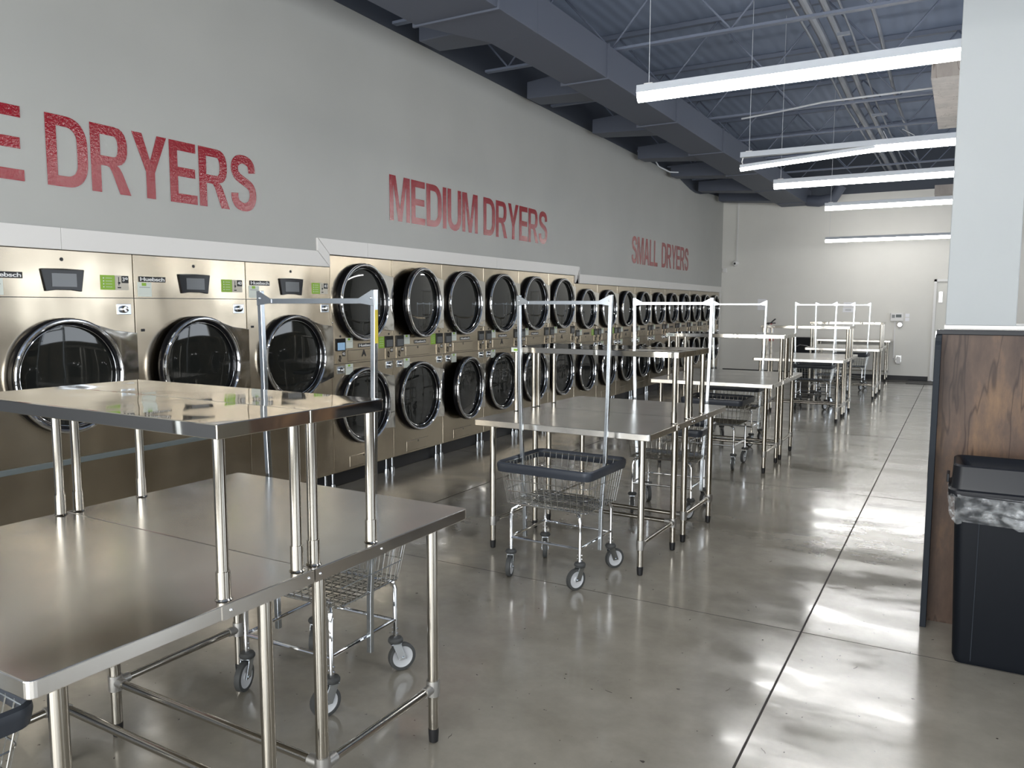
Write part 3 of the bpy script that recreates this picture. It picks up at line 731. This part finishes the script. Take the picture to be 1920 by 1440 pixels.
def dseg(x0, x1, y0, y1, z0, z1, t=None):
    t = t or (x0, x1)
    MB().add([(x0, y0, z0), (x1, y0, z0), (t[1], y1, z0), (t[0], y1, z0), (x0, y0, z1), (x1, y0, z1), (t[1], y1, z1), (t[0], y1, z1)],
        [(0, 3, 2, 1), (4, 5, 6, 7), (0, 1, 5, 4), (1, 2, 6, 5), (2, 3, 7, 6), (3, 0, 4, 7)]).build('duct_section', 'dark_duct', D_, bev=.004)
dseg(-4.02, -3.24, -1.0, 5.45, 3.93, 4.26)
dseg(-4.02, -3.24, 5.45, 6.1, 3.93, 4.26, (-3.72, -3.24))
dseg(-3.72, -3.24, 6.1, 12.0, 3.93, 4.26)
dseg(-3.72, -3.24, 12.0, 19.3, 3.93, 4.26, (-3.80, -3.15))
for y in (1.2, 3.4, 5.44, 7.6, 9.8, 12.0, 14.2, 16.4, 18.6):
    MB().box(-4.05 if y < 5.5 else -3.76, -3.22, y - .012, y + .012, 3.915, 4.262).build('duct_flange', 'dark_duct', D_)
for y, z0 in ((6.3, 4.06), (8.6, 4.04), (10.7, 4.02), (12.7, 3.98), (14.6, 3.96), (16.6, 3.94), (18.4, 3.94)):
    xw = WF(YB - y).x + .10
    MB().add([(-3.70, y - .22, z0), (xw, y + .1, z0 + .12), (xw, y + .45, z0 + .12), (-3.70, y + .22, z0), (-3.70, y - .22, z0 + .30), (xw, y + .1, z0 + .32), (xw, y + .45, z0 + .32), (-3.70, y + .22, z0 + .30)],
        [(0, 3, 2, 1), (4, 5, 6, 7), (0, 1, 5, 4), (1, 2, 6, 5), (2, 3, 7, 6), (3, 0, 4, 7)]).build('branch_section', 'dark_duct', D_, bev=.01)
MB().tube([(-3.15, 18.9, 3.99), (-2.9, 18.8, 3.95), (-2.6, 18.8, 4.0), (-2.45, 18.8, 4.26)], .12, 12).build('flexible_section', 'dark_duct', D_)
for k, (x, r_, z) in enumerate(((-1.56, .016, 4.44), (-1.46, .045, 4.46), (-1.30, .038, 4.46), (-1.16, .012, 4.42), (-.92, .022, 4.46))):
    tag(MB().tube([(x, YF + .2, z), (x + .03, 9, z), (x - .02, 12, z), (x + .02, YB - .2, z)], r_, 10).build('ceiling_pipe', 'pipe'),
        'grey pipe running along the ceiling, %s from the left of the bundle' % ordn[k], 'pipe', 'ceiling pipes')
tag(MB().box(-1.22, -1.10, 8.6, 8.64, 4.30, 4.33).box(-1.24, -1.04, 12.2, 12.24, 4.26, 4.29).build('pipe_bracket', 'pipe'), 'small grey pipe brackets under the joists', 'bracket')
def cable(pts, r_, label):
    return tag(MB().tube(pts, r_, 6).build('ceiling_cable', 'cable_w'), label, 'cable', 'pale cables in the ceiling')
cable([(-2.80, 11.3, 4.22), (-2.3, 11.25, 4.245), (-1.7, 11.05, 4.255), (-1.2, 11.0, 4.25), (-.41, 10.97, 4.25), (.6, 10.95, 4.26)], .012, 'pale cable strung across the ceiling behind the nearest strip light')
_a = WF(8.2, .03, 4.20)
cable([tuple(_a), (_a.x + .25, _a.y - .1, 4.26), (_a.x + .8, _a.y - .2, 4.27)], .011, 'short pale cable leaving the top of the left wall')
cable([(-4.78, 13.25, 4.20), (-4.74, 13.45, 4.06), (-4.62, 13.7, 3.99), (-4.5, 13.8, 3.99)], .012, 'drooping pale cable near the far end of the left wall')
cable([(-1.15, 13.0, 4.2), (-1.05, 13.0, 4.0), (-.9, 13.0, 3.9), (-.78, 13.0, 3.95), (-.74, 13.0, 4.1), (-.9, 13.0, 4.2)], .006, 'thin looped pale cable hanging above the third strip light')
tag(MB().box(-.43, .25, 9.9, 12.75, 4.10, 4.26).build('timber_beam', 'raw_wood'), 'pale timber beam beside the white column near the ceiling', 'beam')
tag(MB().box(-.60, .10, 17.6, 18.3, 3.80, 3.98).build('ceiling_box', 'raw_wood'), 'small pale box under the ceiling beyond the fourth strip light', 'box')

# ------------------------------------------------------------------ things on the back wall
cm = thing('security_camera', 'small white round camera on a long thin conduit near the far left corner', 'camera', (-4.85, YB - .02, 2.66))
MB().lathe([(.0001, -.10), (.04, -.09), (.065, -.06), (.075, -.02), (.075, .02)], (0, 0, 0), 'y', 20).build('dome', 'white_paint', cm)
MB().lathe([(.0001, -.104), (.022, -.100), (.026, -.095)], (0, 0, -.005), 'y', 14).build('camera_lens', 'black_ink', cm)
MB().box(-.02 + .03, .01 + .03, -.005, .015, .07, 1.56).build('conduit', 'white_paint', cm)
tag(MB().box(-5.155, -5.06, YB - .05, YB - .001, 2.45, 2.55).build('wall_sensor', 'white_paint', bev=.01), 'small white sensor tucked into the far left corner of the walls', 'sensor')
pp = MB().box(-4.30, -4.10, YB - .004, YB - .001, 1.54, 1.80).build('notice_sheet', 'paper'); tag(pp, 'white paper notice on the back wall left of the fire extinguisher', 'notice')
MB().box(-4.16, -4.13, YB - .006, YB - .004, 1.66, 1.73).build('printed_block', 'grey_ink', pp)
p2 = MB().box(-2.38, -2.16, YB - .004, YB - .001, 1.62, 1.72).build('notice_sheet', 'paper'); tag(p2, 'upper white paper notice on the back wall between the cart racks', 'notice', 'notices between racks')
p3 = MB().box(-2.39, -2.17, YB - .004, YB - .001, 1.50, 1.605).build('notice_sheet', 'paper'); tag(p3, 'lower white paper notice on the back wall between the cart racks', 'notice', 'notices between racks')
for p_, z in ((p2, 1.67), (p3, 1.55)):
    g_ = MB()
    for q in range(3): g_.box(-2.34, -2.21, YB - .0055, YB - .004, z - .02 + q * .018, z - .014 + q * .018)
    g_.build('printed_lines', 'grey_ink', p_)
ex = thing('fire_extinguisher', 'fire extinguisher with black handle hung on the back wall behind the fourth shelf', 'fire extinguisher', (-3.95, YB - .09, .80))
MB().lathe([(.0001, 0), (.06, .005), (.062, .03), (.062, .33), (.045, .38), (.02, .40), (.02, .42)], (0, 0, 0), 'z', 20).build('cylinder', 'red_ext', ex)
MB().lathe([(.0625, .17), (.063, .17), (.063, .31), (.0625, .31)], (0, 0, 0), 'z', 20).build('paper_label', 'paper', ex)
MB().box(-.09, .10, -.012, .012, .42, .445).prism([(-.02, .445), (.02, .445), (.11, .53), (.08, .54)], -.01, .01).prism([(-.12, .40), (-.09, .44), (-.05, .44), (-.10, .40)], -.01, .01).build('handle', 'black_rubber', ex)
MB().tube([(-.05, 0, .42), (-.10, 0, .36), (-.105, 0, .22), (-.10, 0, .12)], .012, 8).build('hose', 'black_rubber', ex)
th = thing('alarm_panel', 'white wall control panel with a small dark screen on the back wall', 'control panel', (-1.265, YB, 1.40))
MB().box(-.13, .13, -.05, -.001, -.09, .09).build('panel_case', 'white_paint', th, bev=.006)
MB().box(-.02, .09, -.052, -.05, -.01, .055).build('display', 'grey_rail', th)
MB().box(-.10, -.04, -.052, -.05, -.02, .05).build('button_block', 'grey_ink', th)
cn = thing('wall_conduit', 'white surface conduit running down from the control panel to a plug socket', 'conduit', (-1.30, YB, .0))
MB().box(-.013, .013, -.02, -.001, .46, 1.31).build('conduit', 'white_paint', cn)
MB().box(-.02, .06, -.02, -.001, .44, .48).build('conduit_elbow', 'white_paint', cn)
so = thing('power_socket', 'white wall socket with a pale plug adapter low on the back wall', 'socket', (-1.20, YB, .46))
MB().box(-.055, .06, -.015, -.001, -.07, .09).build('socket_plate', 'alu', so, bev=.004)
MB().box(-.035, .045, -.07, -.015, -.10, .06).build('plug_adapter', 'white_paint', so, bev=.01)
lb = thing('key_box', 'small grey box mounted just below the wall control panel', 'box', (-1.20, YB, 1.23))
MB().lathe([(.0001, -.05), (.05, -.05), (.06, -.04), (.06, -.001)], (0, 0, 0), 'y', 20).build('box_case', 'alu', lb)
for k, z in enumerate((1.44, 1.35)):
    tag(MB().box(-1.10, -1.02, YB - .003, YB - .001, z - .04, z + .035).build('wall_note', 'paper'), 'small %s paper note right of the wall control panel' % ('upper' if k == 0 else 'lower'), 'note', 'notes by the control panel')
# dark bin and floor mat by the back wall
bn = thing('storage_bin', 'dark navy bin with a pale curved handle against the back wall', 'bin', (-3.14, 19.05, 0))
MB().prism([(x, y) for x, y in rrect(.22, .22, .04)], .0, .92, 'z').build('bin_body', 'navy_plastic', bn, bev=.01)
MB().tube([(-.16, -.225, .70), (-.05, -.235, .76), (.10, -.235, .74), (.17, -.225, .70)], .012, 8).build('handle', 'alu', bn)
tag(MB().box(-.98, .3, 18.55, 19.40, .0005, .012).build('door_mat', 'black_rubber'), 'dark rubber door mat on the floor by the back door', 'mat')

# ------------------------------------------------------------------ washer island: end panel, column, machines
ep = thing('end_panel', 'wood-look end panel with black edging closing the washer row at right', 'panel', (0, 4.55, 0))
MB().box(-.085, 2.1, 0, .07, 0, 1.500).build('wood_panel', 'walnut', ep)
MB().box(-.11, 2.1, -.012, .09, 1.500, 1.524).build('black_cap', 'charcoal_plastic', ep, bev=.003)
_pf = [(-.115, 0)] + [(-.115, 1.40)] + [(-.115 + .10 * (1 - math.cos(a)), 1.40 + .10 * math.sin(a)) for a in [PI / 2 * k / 6 for k in range(1, 7)]] + [(.07, 1.50), (.07, 0)]
MB().prism(_pf, -.113, -.085, 'x').build('black_fin', 'fin', ep, bev=.002)
ct = MB().box(-.08, 2.1, 4.64, 5.3, 1.525, 1.545).build('counter_top', 'trim_white'); tag(ct, 'narrow cream ledge on top of the panelled end behind the column', 'ledge')
co = MB().box(-.076, .233, 4.65, 4.96, 1.545, ZD - .002).build('column', 'pillar_white', bev=.004); struct(co); co.name = 'trim_4'
wproto = None
for k in range(7):  # unseen washer row added to give the dryer steel something to reflect
    lab = 'front-loading steel washer added unseen behind the end panel for reflections, %s from the camera' % ordn[k]
    loc = (-.085, 4.66 + k * .86, 0)
    if wproto is None:
        wproto = thing('washing_machine', lab, 'washer', loc, -PI / 2, 'island washers')
        MB().box(-.83, -.01, 0, .95, .05, 1.44).build('cabinet', 'dryer_steel', wproto, bev=.004)
        MB().box(-.83, -.01, .03, .93, 0, .05).build('plinth', 'black_rubber', wproto)
        MB().lathe([(.25, 0), (.25, -.03), (.235, -.04), (.20, -.035), (.20, -.01)], (-.42, 0, .75), 'y', 40).build('door_ring', 'chrome', wproto)
        MB().lathe([(.0001, -.035), (.12, -.03), (.20, -.012)], (-.42, 0, .75), 'y', 40).build('door_glass', 'glass_dark', wproto)
        MB().box(-.60, -.25, -.006, 0, 1.24, 1.36).build('control_panel', 'gloss_black', wproto)
    else: dup(wproto, loc, -PI / 2, lab)

# ------------------------------------------------------------------ bin with liner
tb = thing('trash_can', 'tall dark navy rectangular trash can with knotted clear liner beside the wood panel', 'trash can', (.285, 4.175, 0))
def loft(rings, name, mt, par, closed_bottom=True, cap_top=False):
    n = len(rings[0]); mb = MB(); vs = [v for r_ in rings for v in r_]; fs = []
    for i in range(len(rings) - 1):
        for k in range(n): l = (k + 1) % n; fs.append((i * n + k, i * n + l, (i + 1) * n + l, (i + 1) * n + k))
    if closed_bottom: fs.append(tuple(range(n))[::-1])
    if cap_top: fs.append(tuple((len(rings) - 1) * n + k for k in range(n)))
    mb.add(vs, fs, True); o = mb.build(name, mt, par)
    md = o.modifiers.new('edge', 'EDGE_SPLIT'); md.split_angle = .7
    return o
def rg(hx, hy, r_, z, dx=0, dy=0, n=5): return [(x + dx, y + dy, z) for x, y in rrect(hx, hy, r_, n)]
loft([rg(.238, .112, .03, 0), rg(.250, .118, .035, .03), rg(.272, .134, .04, .70), rg(.276, .138, .04, .78), rg(.276, .138, .04, .80), rg(.262, .124, .035, .80), rg(.255, .118, .03, .3)], 'can_body', 'navy_plastic', tb)
cr = MB()
for x in (-.175, .175):
    cr.add([(x - .002, -.1215, .02), (x + .002, -.1215, .02), (x + .004, -.1395, .72), (x, -.1395, .72)], [(0, 1, 2, 3)])
cr.build('body_groove', 'fin', tb)
loft([rg(.300, .160, .045, .785), rg(.303, .163, .045, .80), rg(.303, .163, .045, .815), rg(.292, .154, .045, .822), rg(.290, .152, .045, .835), rg(.286, .150, .045, .925), rg(.278, .142, .04, .932), rg(.262, .128, .03, .925), rg(.215, .085, .02, .86), rg(.21, .08, .02, .80)], 'lid_frame', 'charcoal_plastic', tb, False)
MB().box(-.312, -.300, -.03, .06, .825, .865).build('lid_latch', 'charcoal_plastic', tb, bev=.003)
rings = []
for j in range(9):
    q = j / 8; z = .80 - .135 * q; e = .022 * (1 - q) ** .5 + .004
    ring = []
    base = rrect(.276 + e, .138 + e, .05, 8)
    for k, (x, y) in enumerate(base):
        a = k * 2.1 + j * .9; wv = .006 * math.sin(a * 1.7) + .005 * math.sin(a * 3.1 + 1) + R.uniform(-.003, .003)
        sag = .0
        if y < 0: sag = .035 * math.exp(-((x + .03) / .12) ** 2) * q
        l = math.hypot(x, y); ring.append((x * (1 + wv / l), y * (1 + wv / l), z - sag + .010 * math.sin(k * 1.3) * q))
    rings.append(ring)
loft(rings, 'bag_liner', 'liner', tb, False)
kn = MB().tube([(-.09, -.168, .715), (-.05, -.178, .700), (-.02, -.182, .690), (.02, -.180, .685), (.04, -.185, .66), (.045, -.183, .640)], [.010, .020, .026, .018, .013, .010], 12)
kn.tube([(-.02, -.18, .695), (.05, -.172, .715), (.11, -.162, .725)], [.022, .014, .006], 10)
kn.build('liner_knot', 'liner', tb)
# lint specks on the floor
for k, (x, y) in enumerate(((-1.62, 2.35), (-1.30, 1.95), (-1.05, 2.45), (-.55, 2.85), (-.80, 3.25), (-1.25, 3.0), (-.35, 3.75), (.06, 4.38), (-1.0, 5.1), (-1.35, 2.1))):
    a = R.uniform(0, PI); q = [(x, y, .0015)]
    for i in range(3): a += R.uniform(-.8, .8); q.append((q[-1][0] + .012 * math.cos(a), q[-1][1] + .012 * math.sin(a), .0015))
    tag(MB().tube(q, .0008, 4).build('lint_thread', 'joint'), 'tiny dark thread of lint on the concrete floor', 'lint', 'lint threads on the floor')
